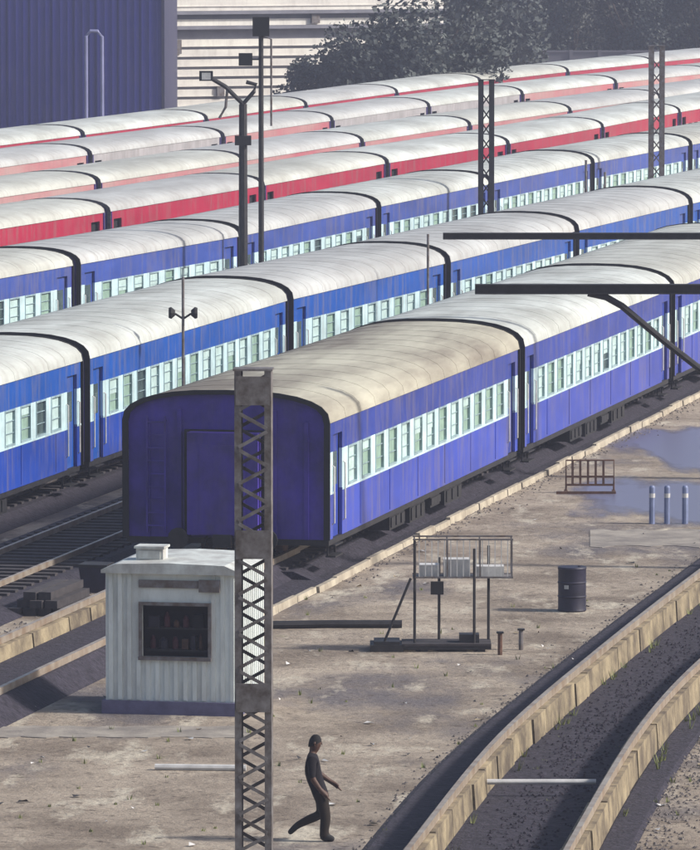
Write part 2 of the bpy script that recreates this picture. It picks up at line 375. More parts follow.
def place_coach(p, q, style, detailed, label, group, dirty=False, seed=0, name='passenger_coach', W=W0, rise=ZR):
    p = Vector((p.x, p.y)); q = Vector((q.x, q.y)); L = (q - p).length; u = (q - p) / L
    r = Vector((u.y, -u.x)); o = p - r * W / 2
    k = coach_kit(L, style, detailed, W, rise); rnd = random.Random(seed)
    t = thing(name, label, 'train coach', (o.x, o.y, 0), -math.atan2(u.x, u.y), group)
    ob('body', k['body'], t)
    rf = ob('roof', k['roof'], t)
    if not dirty:
        rf.material_slots[0].link = 'OBJECT'; rf.material_slots[0].material = rnd.choices([ROOF_W, ROOF_G, ROOF_Y], [3, 2, 2])[0]
    if dirty:
        rf.material_slots[0].link = 'OBJECT'; rf.material_slots[0].material = ROOF_B
    y0, y1 = k['y']
    ob('end_shade_rim', k['rim'], t, (0, y0 - .102, 0)); ob('end_shade_rim', k['rim'], t, (0, y1 + .102, 0), math.pi)
    gb = ob('gangway_bellows', k['bellows'], t, (0, y0 - .02, 0))
    if dirty:
        lad = MB()
        for e in (-.2, .2): lad.bar((1.45 + e, -.10, ZB + .1), (1.45 + e, -.10, ZE + .1), .04)
        for q in range(9): lad.bar((1.25, -.10, ZB + .25 + q * .28), (1.65, -.10, ZB + .25 + q * .28), .03)
        for z_ in (ZB + .2, ZE): lad.bar((1.25, -.10, z_), (1.25, .02, z_), .03); lad.bar((1.65, -.10, z_), (1.65, .02, z_), .03)
        lad.build('end_ladder', INDIGO, t, loc=(-3.0, y0, 0)); lad = None
        for e in (-.45, .5):
            hs_ = MB(); hs_.tube([(e, 0, ZB), (e, -.22, ZB - .08), (e + .05, -.28, ZB - .35), (e + .1, -.2, ZB - .48)], .035, 6); hs_.build('brake_hose', BLACK, t, smooth=True, loc=(0, y0, 0))
        gf = MB()
        for a_, b_, c_, d_ in ((-.92, -.80, ZB, 3.22), (.80, .92, ZB, 3.22), (-.80, .80, 3.10, 3.22)): gf.box(a_, b_, -.12, 0, c_, d_)
        gf.build('gangway_frame', BLACK, t, loc=(0, y0, 0))
    if dirty: gb.material_slots[0].link = 'OBJECT'; gb.material_slots[0].material = INDIGO
    ob('gangway_bellows', k['bellows'], t, (0, y1 + .02, 0), math.pi)
    for yy, rz_ in ((y0 - .02, 0), (y1 + .02, math.pi)):
        for e in (-.98, .98): ob('buffer', k['buffer'], t, (e, yy, 0), rz_)
        ob('coupler', k['coupler'], t, (0, yy, 0), rz_)
    for yy in (3.4, L - 3.4):
        bo = ob('bogie', k['bogie'], t, (0, yy, 0))
        for e in (-1.25, 1.25): ob('wheelset', k['wheel'], bo, (0, e, ZRAIL + .40))
    if detailed:
        for e in k['equip']: ob('equipment_box', e, t)
        for y in k['wins']:
            wi = ob('window', k['frame'], t, (W / 2, y, k['B0']))
            pn = ob('pane', k['pane'], wi)
            pn.material_slots[0].link = 'OBJECT'
            pn.material_slots[0].material = rnd.choices([GLASS, SHUT_G, SHUT_P], [2, 4, 5])[0]
            if rnd.random() < .42: ob('shutter', k[rnd.choice(('shutter', 'shutter2'))], wi)
        for y in k['doors']:
            d = ob('door', k['door'], t, (W / 2, y, ZB)); ob('pane', k['dpane'], d); [ob('grab_rail', k['handle'], d, (0, e, 0)) for e in (-.08, k['DW'] + .08)]
            ob('door_step', k['step'], t, (W / 2, y, ZB))
    return t

def pxpath(pts, z=ZE): return [onz(x, y, z) for x, y in pts]
def extend(P, L, front=True):
    if front: d = (P[0] - P[1]).normalized(); return [P[0] + d * L] + P
    d = (P[-1] - P[-2]).normalized(); return P + [P[-1] + d * L]
def resample(P, L):                                    # walk a polyline in steps of one coach length
    out = [P[0].copy()]; i = 0; cur = P[0].copy()
    while True:
        j = i
        while j < len(P) - 1 and (P[j + 1] - cur).length < L: j += 1
        if j >= len(P) - 1: break
        a, b = (P[j] if j > i else cur), P[j + 1]
        lo, hi = 0, 1
        for _ in range(30):
            mid = (lo + hi) / 2
            if (a.lerp(b, mid) - cur).length < L: lo = mid
            else: hi = mid
        cur = a.lerp(b, lo); out.append(cur.copy()); i = j
    return out
ORD = ['first', 'second', 'third', 'fourth', 'fifth', 'sixth', 'seventh', 'eighth', 'ninth', 'tenth', 'eleventh', 'twelfth', 'thirteenth', 'fourteenth']

WD = (4.5, 3.9, 3.6, 3.5, 3.5, 3.5, 3.5)
P1 = pxpath([(325, 425), (521, 348), (672, 289)]); P1 = extend(P1, 23, False)
P2 = pxpath([(85, 360), (289, 300), (447, 263), (576, 231), (690, 204)]); P2 = extend(extend(P2, 22.5), 19, False)
P3 = pxpath([(76, 265), (241, 236), (378, 207), (490, 184), (592, 163), (690, 145)]); P3 = extend(extend(P3, 18), 18, False)
P4 = resample(pxpath([(-90, 243), (65, 219), (240, 190), (350, 169), (478, 149), (550, 137), (645, 119), (700, 108), (800, 92)]), 20)
P5 = resample(pxpath([(-80, 209), (0, 198), (200, 168), (350, 144), (505, 120), (605, 106), (700, 92), (800, 80)]), 20)
P6 = resample(pxpath([(-60, 176), (0, 167), (200, 140), (350, 118), (480, 99), (640, 80), (800, 64)]), 20)
P7 = resample(pxpath([(-60, 153), (0, 145), (165, 125), (350, 99), (500, 79), (640, 64), (790, 49)]), 20)
TR = [(P1, 'blue', 'nearest train'), (P2, 'azure', 'second train from the front'), (P3, 'slate', 'third train from the front'),
      (P4, 'red', 'front red train'), (P5, 'faded', 'faded train behind the front red one'),
      (P6, 'green', 'mixed train second from the back'), (P7, 'red', 'farthest train')]
l1 = ['blue coach with indigo end and dirty brown roof, nearest, behind the kiosk',
      'blue coach with white roof coupled behind the brown-roofed coach', 'blue coach cut by the right edge in the nearest train']
for ti, (P, st, nm) in enumerate(TR):
    for i in range(len(P) - 1):
        det = ti < 3
        look = {'blue': 'blue coach', 'slate': 'greyish blue coach', 'azure': 'bright blue coach', 'red': 'red coach', 'faded': 'faded red coach', 'green': 'pale grey coach'}[st]
        style = ('faded' if i in (0, 2, 5, 6, 8) else 'green') if ti == 5 else st
        look = {'faded': 'faded red coach', 'green': 'pale grey coach'}[style] if ti == 5 else look
        lab = l1[i] if ti == 0 else f'{look}, {ORD[i]} from the left in the {nm}'
        t = place_coach(P[i], P[i + 1], style, det, lab, f'coaches of the {nm}', dirty=(ti == 0 and i == 0), seed=ti * 31 + i, W=WD[ti], rise=(.66, .60, .50, .46, .46, .46, .46)[ti])

# ------------------------------------------------------------------ tracks under the trains
def offs(P, d):                                        # offset polyline to the left of travel by d
    out = []
    for i, p in enumerate(P):
        a = P[max(i - 1, 0)]; b = P[min(i + 1, len(P) - 1)]
        u = (b - a); u = Vector((u.x, u.y, 0)).normalized()
        out.append(Vector((p.x - u.y * d, p.y + u.x * d, 0)))
    return out
def dense(P, step=3.0):
    out = []
    for a, b in zip(P[:-1], P[1:]):
        n = max(1, int((b - a).length / step))
        out += [a.lerp(b, k / n) for k in range(n)]
    return out + [P[-1]]
def strip(P, half, z0, z1, slope=0, mi=0, mb=None):    # prism following a polyline
    mb = mb or MB(); L = offs(P, half); Rr = offs(P, -half); L2 = offs(P, half + slope); R2 = offs(P, -half - slope)
    mb.loft([[(l2.x, l2.y, z0), (l.x, l.y, z1), (r.x, r.y, z1), (r2.x, r2.y, z0)] for l, r, l2, r2 in zip(L, Rr, L2, R2)], mi)
    return mb
def track(center, gauge=1.676, zt=ZRAIL, ballast=True, name='railway_track'):
    t = tag(ob(name, None), kind='structure')
    if ballast: strip(center, 1.55, .004, zt - .17, .55).build('ballast_bed', BALL, t)
    sl = MB(); acc = 0
    D = dense(center, .65)
    for a, b in zip(D[:-1], D[1:]):
        u = (b - a).normalized(); n = Vector((-u.y, u.x, 0)); c = (a + b) / 2; c.z = zt - .16
        sl.bar(c - n * 1.35, c + n * 1.35, .24, .09)
    tag(sl.build('sleeper', SLEEP, t), kind='stuff')
    for sg in (-1, 1):
        strip(offs(center, sg * gauge / 2), .037, zt - .12, zt).build('rail', RAILM, t)
    return t
C1 = offs(P1, WD[0] / 2)
track(C1)
for P, w_ in zip((P2, P3, P4, P5, P6, P7), WD[1:]): track(offs(P, w_ / 2))
mid = [a.lerp(b, .5) for a, b in zip(offs(extend(P1, 60), 2), offs(extend(P2, 25), 2))]
track(mid)                                             # empty track between the two front trains

# tracks carried on low concrete walls: the front one (lower right) and the run-up to the nearest coach
def wall_track(A, B, zt, name, label_face=CONC, thick=.30, near_bank=False):
    t = tag(ob(name, None), kind='structure')
    cen = [a.lerp(b, .5) for a, b in zip(A, B)]
    for Pq in (A, B):
        if near_bank and Pq is A:
            strip(Pq, .12, .001, zt - .13, .5).build('ballast_bank', BALL, t); strip(Pq, .045, zt - .13, zt).build('rail', RAILM, t); continue
        DD = dense(Pq, .4); rb = random.Random(len(DD)); i = 0
        while i < len(DD) - 1:                            # cast concrete blocks with open joints
            j = min(len(DD) - 1, i + rb.choice((3, 4, 4, 5))); seg = [v.copy() for v in DD[i:j + 1]]
            u = (seg[-1] - seg[-2]).normalized(); seg[-1] -= u * .035; jit = Vector((-u.y, u.x, 0)) * rb.uniform(-.018, .018)
            strip([v + jit for v in seg], thick / 2 + rb.uniform(-.012, .012), 0.0, zt - .13 + rb.uniform(-.02, .004), .03).build('wall_block', label_face, t)
            i = j
        strip(Pq, thick / 2 - .07, 0.0, zt - .155).build('wall_core', BALL, t)
        strip(Pq, .045, zt - .13, zt).build('rail', RAILM, t)
    hw = (A[0] - B[0]).length / 2 - thick / 2 - .05
    strip(cen, hw, .002, .06).build('trough_floor', BALL, t)
    return t
zt = .62
def smooth_path(pts, z, n=8):
    Q = [onz(x, y, z) for x, y in pts]; Q = [Q[0] * 2 - Q[1]] + Q + [Q[-1] * 2 - Q[-2]]; out = []
    for i in range(1, len(Q) - 2):
        a, b, c, d = Q[i - 1:i + 3]
        for k in range(n):
            t = k / n
            out.append(.5 * ((2 * b) + (c - a) * t + (2 * a - 5 * b + 4 * c - d) * t * t + (3 * b - a - 3 * c + d) * t ** 3))
    return out + [Q[-2]]
FA = smooth_path([(385, 880), (412, 843), (500, 735), (600, 648), (700, 570), (800, 498), (950, 405)], zt)
FB = smooth_path([(553, 880), (570, 843), (640, 727), (706, 655), (795, 585), (880, 520), (1010, 425)], zt)
front_track = wall_track(FA, FB, zt, 'front_track')
strip(offs(FA, .62), .42, .001, .05, .12).build('ballast_shade_strip', BALL, front_track)  # dark ballast colour also stands in for the wall's cast shadow
strip(offs(FB, -.42), .22, .001, .04, .08).build('ballast_shade_strip', BALL, front_track)
dirn = (C1[0] - C1[1]).normalized()
s0 = C1[0] - dirn * 3.0; e0 = C1[0] + dirn * 62
near_c = [s0.lerp(e0, k / 12) for k in range(13)]
kp = [C1[0] - dirn * 62, C1[0] - dirn * 30, C1[0], C1[0] + dirn * 7.5][::-1]
for a_, b_ in zip(kp[:-1], kp[1:]):
    pass
kt = tag(ob('train_kerb', None), kind='structure')
KD_ = dense(offs(kp, -WD[0] / 2 - .20), .9); rb = random.Random(8)
for i in range(0, len(KD_) - 2, 2):
    sg = [v.copy() for v in KD_[i:i + 3]]; sg[-1] = sg[-1].lerp(sg[-2], .06); jit = Vector((rb.uniform(-.03, .03), 0, 0))
    strip([v + jit for v in sg], .05, .0, .15 + rb.uniform(-.03, .03), .015).build('kerb_stone', KERB, kt)
strip(offs(kp, -1.0), 1.4, .001, .06, .1).build('dark_bed', BALL, kt)  # dark ballast-coloured strip below the near side of the train
wall_track(offs(near_c, 1.0), offs(near_c, -1.0), .46, 'kiosk_track', thick=.34, near_bank=True)

# ballast stones beside the front tracks
def stones(name, segs, n, spread, smin, smax, parent, m=STONE, z=0.0):
    rnd = random.Random(3); mb = MB()
    for _ in range(n):
        i = rnd.randrange(len(segs) - 1); a, b = segs[i], segs[i + 1]
        u = (b - a).normalized(); c = a.lerp(b, rnd.random()) + Vector((-u.y, u.x, 0)) * rnd.gauss(0, spread)
        s = rnd.uniform(smin, smax); k = len(mb.v); an = rnd.random() * 6.28
        for j in range(4):
            t = an + j * 1.57 + rnd.uniform(-.3, .3); q = s * rnd.uniform(.7, 1.2)
            mb.v.append((c.x + math.cos(t) * q, c.y + math.sin(t) * q, z + s * rnd.uniform(0, .3)))
        mb.v.append((c.x, c.y, z + s * rnd.uniform(.7, 1.1)))
        for j in range(4): mb.f.append((k + j, k + (j + 1) % 4, k + 4)); mb.m.append(0)
    return tag(mb.build(name, m, parent), kind='stuff')
def clean(o, lab, cat): return tag(o, lab, cat)
for nm, seg, n, sp, lab in (('loose_ballast', offs(FA, .75), 9000, .24, 'loose dark ballast stones left of the front track'),
                            ('loose_ballast', offs(FB, -.8), 5000, .4, 'loose dark ballast stones right of the front track'),
                            ('loose_ballast', offs(near_c, -1.7), 2600, .35, 'loose ballast stones in front of the kiosk track'),
                            ('loose_ballast', offs(C1, -2.3), 2600, .3, 'loose ballast stones along the nearest train')):
    clean(stones(nm, seg, n, sp, .018, .045, None), lab, 'ballast')
clean(stones('trough_stones', [a.lerp(b, .5) for a, b in zip(FA, FB)], 3500, .42, .02, .045, None, BALL, .06), 'dark stones on the floor between the front walls', 'ballast')

# ------------------------------------------------------------------ paths and slabs on the ground
def patch(name, pts, z, m):
    mb = MB(); q = [onz(x, y) for x, y in pts]; n = len(q)
    mb.loft([[(p.x, p.y, zz) for p in q] for zz in (-.02, z)]); return tag(mb.build(name, m), kind='structure')
_q = random.Random(9)
def ragged(x0, x1, ya, yb, n=22, j=.7):
    return [(x0 + (x1 - x0) * i / n, yb + _q.uniform(-j, j)) for i in range(n + 1)] + [(x1 - (x1 - x0) * i / n, ya + _q.uniform(-j, j)) for i in range(n + 1)]
patch('kiosk_apron', ragged(-30, 250, 727, 738), .014, CONC2)
def damp_mat():
    m = bpy.data.materials.new('damp_ground'); m.use_nodes = True; n = m.node_tree.nodes; l = m.node_tree.links; b = n['Principled BSDF']
    b.inputs['Base Color'].default_value = (.145, .14, .22, 1); b.inputs['Roughness'].default_value = .32
    tc = n.new('ShaderNodeTexCoord'); no = n.new('ShaderNodeTexNoise'); no.inputs['Scale'].default_value = .55; no.inputs['Detail'].default_value = 8
    mp = n.new('ShaderNodeMapping'); mp.inputs['Scale'].default_value = (1, .28, 1); l.new(tc.outputs['Object'], mp.inputs[0]); l.new(mp.outputs[0], no.inputs['Vector'])
    v = n.new('ShaderNodeVectorMath'); v.operation = 'DISTANCE'; l.new(tc.outputs['Generated'], v.inputs[0]); v.inputs[1].default_value = (.5, .5, .5)
    a = n.new('ShaderNodeMath'); a.operation = 'MULTIPLY_ADD'; l.new(v.outputs['Value'], a.inputs[0]); a.inputs[1].default_value = -1.0; a.inputs[2].default_value = .40
    c = n.new('ShaderNodeMath'); c.operation = 'ADD'; l.new(a.outputs[0], c.inputs[0]); l.new(no.outputs['Fac'], c.inputs[1])
    r = n.new('ShaderNodeMapRange'); l.new(c.outputs[0], r.inputs[0]); r.inputs[1].default_value = .42; r.inputs[2].default_value = .60; r.inputs[4].default_value = .9
    l.new(r.outputs[0], b.inputs['Alpha']); return m
DAMP = damp_mat()
def sheet(name, x0, x1, y0, y1, z, m):
    q = [onz(x0, y1), onz(x1, y1), onz(x1, y0), onz(x0, y0)]; xa = min(p.x for p in q); xb = max(p.x for p in q)
    mb = MB(); mb.quad((xa, q[0].y, z), (xb, q[0].y, z), (xb, q[2].y, z), (xa, q[2].y, z)); return tag(mb.build(name, m), kind='structure')
sheet('damp_ground', 560, 830, 474, 528, .008, DAMP); sheet('damp_ground', 610, 820, 425, 478, .004, DAMP)
patch('platform_slab', ragged(590, 760, 530, 547, 14, 1.2), .012, CONC2)
pp = MB(); a, b = onz(155, 770), onz(246, 771); pp.tube([a + Vector((0, 0, .05)), b + Vector((0, 0, .05))], .055, 8)
tag(pp.build('water_pipe', PALE, smooth=True), 'thin white pipe lying on the ground below the kiosk', 'pipe')
pp = MB(); a, b = onz(262, 629), onz(402, 628); pp.tube([a + Vector((0, 0, .08)), a.lerp(b, .5) + Vector((0, .1, .08)), b + Vector((0, 0, .08))], .08, 8)
tag(pp.build('drain_pipe', STEEL_D, smooth=True), 'dark pipe lying on the ground right of the kiosk', 'pipe')
pp = MB(); a, b = onz(487, 782, .3), onz(596, 782, .3); pp.tube([a, b], .045, 8)
tag(pp.build('cross_pipe', PALE, front_track, smooth=True))

# ------------------------------------------------------------------ kiosk
ka = onz(105, 714); kb = onz(239, 711); KW = 2.42; KD = 2.3; KH = 2.62
rzk = R(-11)
k = thing('kiosk', 'pale grey-green corrugated kiosk with a dark serving hatch beside the track', 'kiosk', (0, 0, 0), rzk)
kc = onz(106, 713); k.location = (kc.x, kc.y, 0)
m = MB(); m.box(-.06, KW + .06, -.08, KD + .08, -.02, .24); m.build('plinth', PLINTH, k)
m = MB(); t = .05; ox0, ox1, oz0, oz1 = .68, 1.90, 1.05, 1.98
m.box(0, ox0, 0, t, .24, KH); m.box(ox1, KW, 0, t, .24, KH); m.box(ox0, ox1, 0, t, .24, oz0); m.box(ox0, ox1, 0, t, oz1, KH)
m.box(0, t, t, KD, .24, KH); m.box(KW - t, KW, t, KD, .24, KH); m.box(t, KW - t, KD - t, KD, .24, KH)
m.build('wall', KIOSK, k)
m = MB(); x = .06
rib_me = MB().box(0, .075, -.028, -.001, .26, 1.02).mesh('sheet_rib', KIOSK); rib_l = MB().box(0, .075, -.028, -.001, .26, KH - .02).mesh('sheet_rib', KIOSK)
rib_t = MB().box(0, .075, -.028, -.001, 2.0, 2.12).mesh('sheet_rib', KIOSK)
while x < KW - .1:
    if x + .075 < ox0 - .03 or x > ox1 + .03: ob('sheet_rib', rib_l, k, (x, 0, 0))
    else: ob('sheet_rib', rib_me, k, (x, 0, 0))
    x += .172
rs = MB().box(.001, .028, 0, .075, .26, KH - .02).mesh('sheet_rib', KIOSK); y = .1
while y < KD - .1: ob('sheet_rib', rs, k, (KW, y, 0)); y += .172
m = MB(); e = .06
m.box(ox0 - e, ox1 + e, -.06, -.03, oz1, oz1 + e); m.box(ox0 - e, ox1 + e, -.10, .02, oz0 - e, oz0)
m.box(ox0 - e, ox0, -.06, -.03, oz0, oz1); m.box(ox1, ox1 + e, -.06, -.03, oz0, oz1); m.build('hatch_frame', STEEL_G, k)
m = MB(); m.box(ox0 - .1, ox1 + .1, .55, .62, oz0 - .2, oz1 + .1); m.build('inner_partition', DARKIN, k)
m = MB(); m.box(ox0, ox1, .25, .5, oz0 + .06, oz0 + .10); m.box(ox0, ox1, .32, .5, oz0 + .46, oz0 + .49); m.build('shelf', STEEL_D, k)
rk = random.Random(12)
for z_ in (.10, .49):
    xx = ox0 + .04
    while xx < ox1 - .2:
        w_ = rk.uniform(.07, .2); h_ = rk.uniform(.12, .3); m = MB()
        if rk.random() < .5: m.box(xx, xx + w_, .33, .46, oz0 + z_ + .002, oz0 + z_ + h_)
        else: m.tube([(xx + w_ / 2, .4, oz0 + z_ + .002), (xx + w_ / 2, .4, oz0 + z_ + h_ * .7), (xx + w_ / 2, .4, oz0 + z_ + h_)], [w_ * .4, w_ * .38, w_ * .15], 10)
        m.build('stock_item', rk.choice((MAROON, MAROON, DARKIN, DRUM, RUST)), k); xx += w_ + rk.uniform(.01, .06)
m = MB(); secs = []
for yy in (-.16, KD + .12):
    secs.append([(-.05, yy, KH), (.22, yy, KH + .11), (KW * .5, yy, KH + .14), (KW - .2, yy, KH + .11), (KW + .06, yy, KH),
                 (KW + .06, yy, KH - .06), (-.05, yy, KH - .06)])
m.loft(secs); m.build('roof', KROOF, k)
m = MB(); m.box(.62, 1.72, -.05, -.03, 2.30, 2.44); m.build('sign_board', STEEL_G, k)
m = MB(); m.box(1.74, 2.12, -.10, -.03, 2.24, 2.46); m.build('meter_box', STEEL_G, k)
vb = MB(); vb.box(.45, .95, .5, .9, 0, .24); vb.box(.42, .98, .46, .94, .24, .28); vb.box(.5, .9, .48, .499, .05, .2)
tag(vb.build('rooftop_cooler', KROOF, k, loc=(0, 0, KH + .09)))

# ------------------------------------------------------------------ lattice mast in the foreground
def lattice_mast(name, label, base, h, wd, dp, m, pitch=.28, ch=.10, plates=(), rz=0, group=None):
    t = thing(name, label, 'mast', base, rz, group)
    for sx in (-1, 1):
        c = MB(); x = sx * (wd / 2 - ch / 2)
        c.box(x - ch / 2, x + ch / 2, -dp / 2, -dp / 2 + .012, 0, h); c.box(x - ch / 2, x + ch / 2, dp / 2 - .012, dp / 2, 0, h)
        xo = sx * wd / 2 - (sx * .006); c.box(xo - .006, xo + .006, -dp / 2 + .012, dp / 2 - .012, 0, h)
        c.build('channel', m, t)
    inx = wd / 2 - ch * .6
    n = int(h / pitch)
    for f, yy in ((0, -dp / 2 - .006), (1, dp / 2 + .006)):
        for i in range(n):
            z0 = i * pitch; s = 1 if (i + f) % 2 else -1
            b = MB(); b.bar((-s * inx, yy, z0 + .02), (s * inx, yy, z0 + pitch - .02), .05, .01, up=Vector((0, 1, 0))); b.build('lacing_bar', m, t)
    for z in plates:
        b = MB(); b.box(-wd / 2 + .02, wd / 2 - .02, -dp / 2 - .024, -dp / 2 - .013, z, z + .42); b.build('batten_plate', m, t)
    b = MB(); b.box(-wd / 2 - .02, wd / 2 + .02, -dp / 2 - .02, dp / 2 + .02, h, h + .03); b.build('cap_plate', m, t)
    b = MB(); b.box(-wd / 2 - .25, wd / 2 + .25, -dp / 2 - .25, dp / 2 + .25, -.1, .35); b.build('footing', CONC2, t)
    return t
MD = 93.0
top = at(253.5, 370, MD); wd = 37 / FPX * MD
lattice_mast('lattice_mast', 'tall grey lattice steel mast standing in front of the kiosk', (top.x, MD, 0), top.z, wd, .36, STEEL_P, pitch=.27,
             plates=(top.z - .5, top.z - 2.75, top.z - 5.0), rz=R(-3))

# ------------------------------------------------------------------ posts between the trains
def D_of(x, y0, y1): pass
def post(name, label, xpx, ytop, D, w_px, m=STEEL_D, group='posts between the trains'):
    p = at(xpx, ytop, D); t = thing(name, label, 'post', (p.x, D, 0), 0, group); w_ = w_px / FPX * D
    mb = MB(); mb.tube([(0, 0, -.05), (0, 0, p.z)], [w_ / 2, w_ / 2 * .8], 10); mb.build('shaft', m, t, smooth=True)
    mb = MB(); mb.box(-w_, w_, -w_, w_, -.03, .12); mb.build('footing', CONC2, t)
    return t, p.z, FPX / D
t, z, s = post('floodlight_post', 'dark post with a forked top and tilted lamp above the third train', 243, 104, 203, 10)
mb = MB(); mb.tube([(0, 0, z), (-.55, 0, z + .55), (-1.05, -.05, z + .85)], .07, 8); mb.build('bracket_arm', STEEL_D, t)
mb = MB(); mb.tube([(0, 0, z), (.35, 0, z + .40), (.42, 0, z + .62), (.1, 0, z + .70)], .065, 8); mb.build('bracket_arm', STEEL_D, t)
mb = MB(); mb.box(-1.38, -.95, -.22, .1, z + .74, z + 1.05); mb.box(-1.30, -1.02, -.24, -.221, z + .78, z + 1.0, 1); mb.build('lamp_head', [BLACK, PALE], t)
mb = MB(); mb.tube([(-.75, 0, z - .45), (-.55, 0, z - .1), (-.5, 0, z + .45)], .045, 8); mb.build('lamp_head', STEEL_G, t)
mb = MB(); mb.box(-.26, .26, -.16, .16, z - 1.3, z - 1.0); mb.build('junction_box', STEEL_D, t)
t, z, s = post('signal_post', 'slim dark post with a box head beside the forked post', 261, 36, 207, 6)
mb = MB(); mb.box(-.27, .27, -.2, .2, z, z + .62); mb.build('box_head', BLACK, t)
mb = MB(); mb.box(-.72, -.28, -.14, .14, z - .95, z - .55); mb.bar((-.3, 0, z - .75), (0, 0, z - .75), .05); mb.build('side_lamp', BLACK, t)
mb = MB(); mb.tube([(.33, 0, z - 2.9), (.33, 0, z - .1), (.0, 0, z)], .035, 6); mb.build('cable_pipe', STEEL_G, t)
t, z, s = post('lamp_post', 'short lamp post with two dark lamps in front of the second train', 183, 277, 160, 3.5, STEEL_G)
for sx in (-1, 1):
    mb = MB(); mb.tube([(0, 0, z - 1.05), (sx * .2, 0, z - .92)], .03, 6); mb.loft([[(sx * (.2 + a_ * .16), math.cos(q) * rr, z - .90 + math.sin(q) * rr) for q in [j * .785 for j in range(8)]] for a_, rr in ((0, .07), (.6, .15), (1, .13))]); mb.build('lamp', BLACK, t)
for x, yt, D, wpx, lab in ((481.5, 80, 238, 8, 'dark mast pair in front of the third train near the centre'), (652, 46, 264, 11, 'grey mast pair in front of the third train at right')):
    p = at(x, yt, D); wd = (16 if x < 500 else 16) / FPX * D
    lattice_mast('overhead_mast', lab, (p.x + wd * .3, D, 0), p.z, wd, .3, STEEL_D if x < 500 else STEEL_G, pitch=.55, ch=wd * .33, rz=0, group='overhead masts')
for x, yt, D, lab in ((605, 172, 232, 'thin pole in front of the second train right of centre'), (586, 160, 250, 'thin pole touching the third train right of centre'),
                      (428, 234, 186, 'thin pole in front of the second train near centre'), (92, 30, 338, 'pale pole before the blue shed')):
    if x == 92: continue
    post('thin_pole', lab, x, yt, D, 3, STEEL_G)

# cantilever arms reaching in from the right
for ypx, xt, D, th, lab, brace in ((289, 475, 139, 7.5, 'thick dark cantilever arm with a diagonal brace reaching over the nearest train', True),
                                   (236, 443, 160, 4.5, 'thin dark cantilever arm reaching over the second train', False)):
    tip = at(xt, ypx, D); base = at(775, ypx, D); hh = th / FPX * D
    t = thing('cantilever_mast', lab, 'mast', (base.x, D, 0), 0, 'cantilever masts')
    mb = MB(); mb.box(-.16, .16, -.16, .16, -.05, tip.z + .5); mb.build('post', STEEL_D, t)
    mb = MB(); L = base.x - tip.x
    mb.box(-L, -.16, -.09, .09, tip.z - hh / 2, tip.z + hh / 2); mb.box(-L, -.16, -.14, .14, tip.z + hh / 2, tip.z + hh / 2 + .025); mb.box(-L, -.16, -.14, .14, tip.z - hh / 2 - .025, tip.z - hh / 2)
    mb.build('arm', STEEL_D, t)
    if brace:
        pts = [at(588, 293, D), at(606, 297, D), at(622, 306, D), at(641, 322, D), at(664, 341, D), at(700, 369, D), at(738, 396, D), at(770, 415, D)]
        mb = MB(); mb.tube([p - Vector((base.x, D, 0)) for p in pts], .075, 8); mb.build('brace', STEEL_D, t, smooth=True)

# ------------------------------------------------------------------ yard objects
# work stand
b0 = onz(372, 652); b1 = onz(492, 648); WL = (b1 - b0).x; s = FPX / b0.y
t = thing('work_stand', 'low steel work stand with pipe legs and a pale mesh tray on top', 'stand', (b0.x, b0.y, 0))
def X(px): return (px - 372) / s
def Z(py): return (652 - py) / s
for xp, top_ in ((415, 540), (440, 560), (475, 548), (490, 548)):
    mb = MB(); yy = .1 if xp in (415, 475) else .7
    mb.tube([(X(xp), yy, .1), (X(xp), yy, Z(top_))], .028, 8); mb.build('leg', STEEL_D, t)
mb = MB(); mb.tube([(X(383), .1, .12), (X(411), .1, Z(578))], .026, 8); mb.build('brace', STEEL_D, t)
mb = MB(); mb.box(X(370), X(404), -.05, .75, .0, .14); mb.box(X(374), X(400), .0, .7, .14, .2); mb.build('base_block', STEEL_D, t)
for i in range(4):
    mb = MB(); mb.box(X(402), X(492), -.05 + i * .22, .13 + i * .22, .12, .165); mb.build('plank', SLEEP, t)
mb = MB(); mb.box(X(400), X(492), -.04, .0, .05, .118); mb.box(X(400), X(492), .78, .82, .05, .118); mb.box(X(420), X(428), -.03, .8, 0, .05); mb.box(X(478), X(486), -.03, .8, 0, .05); mb.build('bearer', STEEL_D, t)
tz0, tz1 = Z(578), Z(538)
mb = MB()
for yy in (.08, .72): mb.box(X(413), X(514), yy, yy + .03, tz0, tz0 + .035); mb.box(X(413), X(514), yy, yy + .03, tz1 - .03, tz1)
mb.box(X(413), X(514), .111, .719, tz0 + .001, tz0 + .02)
for xp in (414, 447, 480, 512):
    for yy in (.08, .72): mb.box(X(xp), X(xp) + .03, yy + .002, yy + .028, tz0 + .036, tz1 - .031)
mb.build('tray_frame', STEEL_G, t)
for i in range(15):
    mb = MB(); xx = X(419) + i * (X(508) - X(419)) / 14; mb.box(xx, xx + .018, .085, .10, tz0 + .036, tz1 - .031); mb.build('mesh_bar', PALE, t)
mb = MB()
for (xa, xb, hh) in ((420, 440, .25), (444, 470, .36), (476, 505, .22)): mb.box(X(xa), X(xb), .2, .6, tz0 + .022, tz0 + hh)
mb.build('tray_load', PALE, t)
mb = MB(); mb.box(X(431), X(444), .0, .09, Z(594), Z(581)); mb.build('switch_box', BLACK, t)
mb = MB(); mb.box(X(460), X(480), .1, .45, .166, .33); mb.build('tool_box', STEEL_D, t)

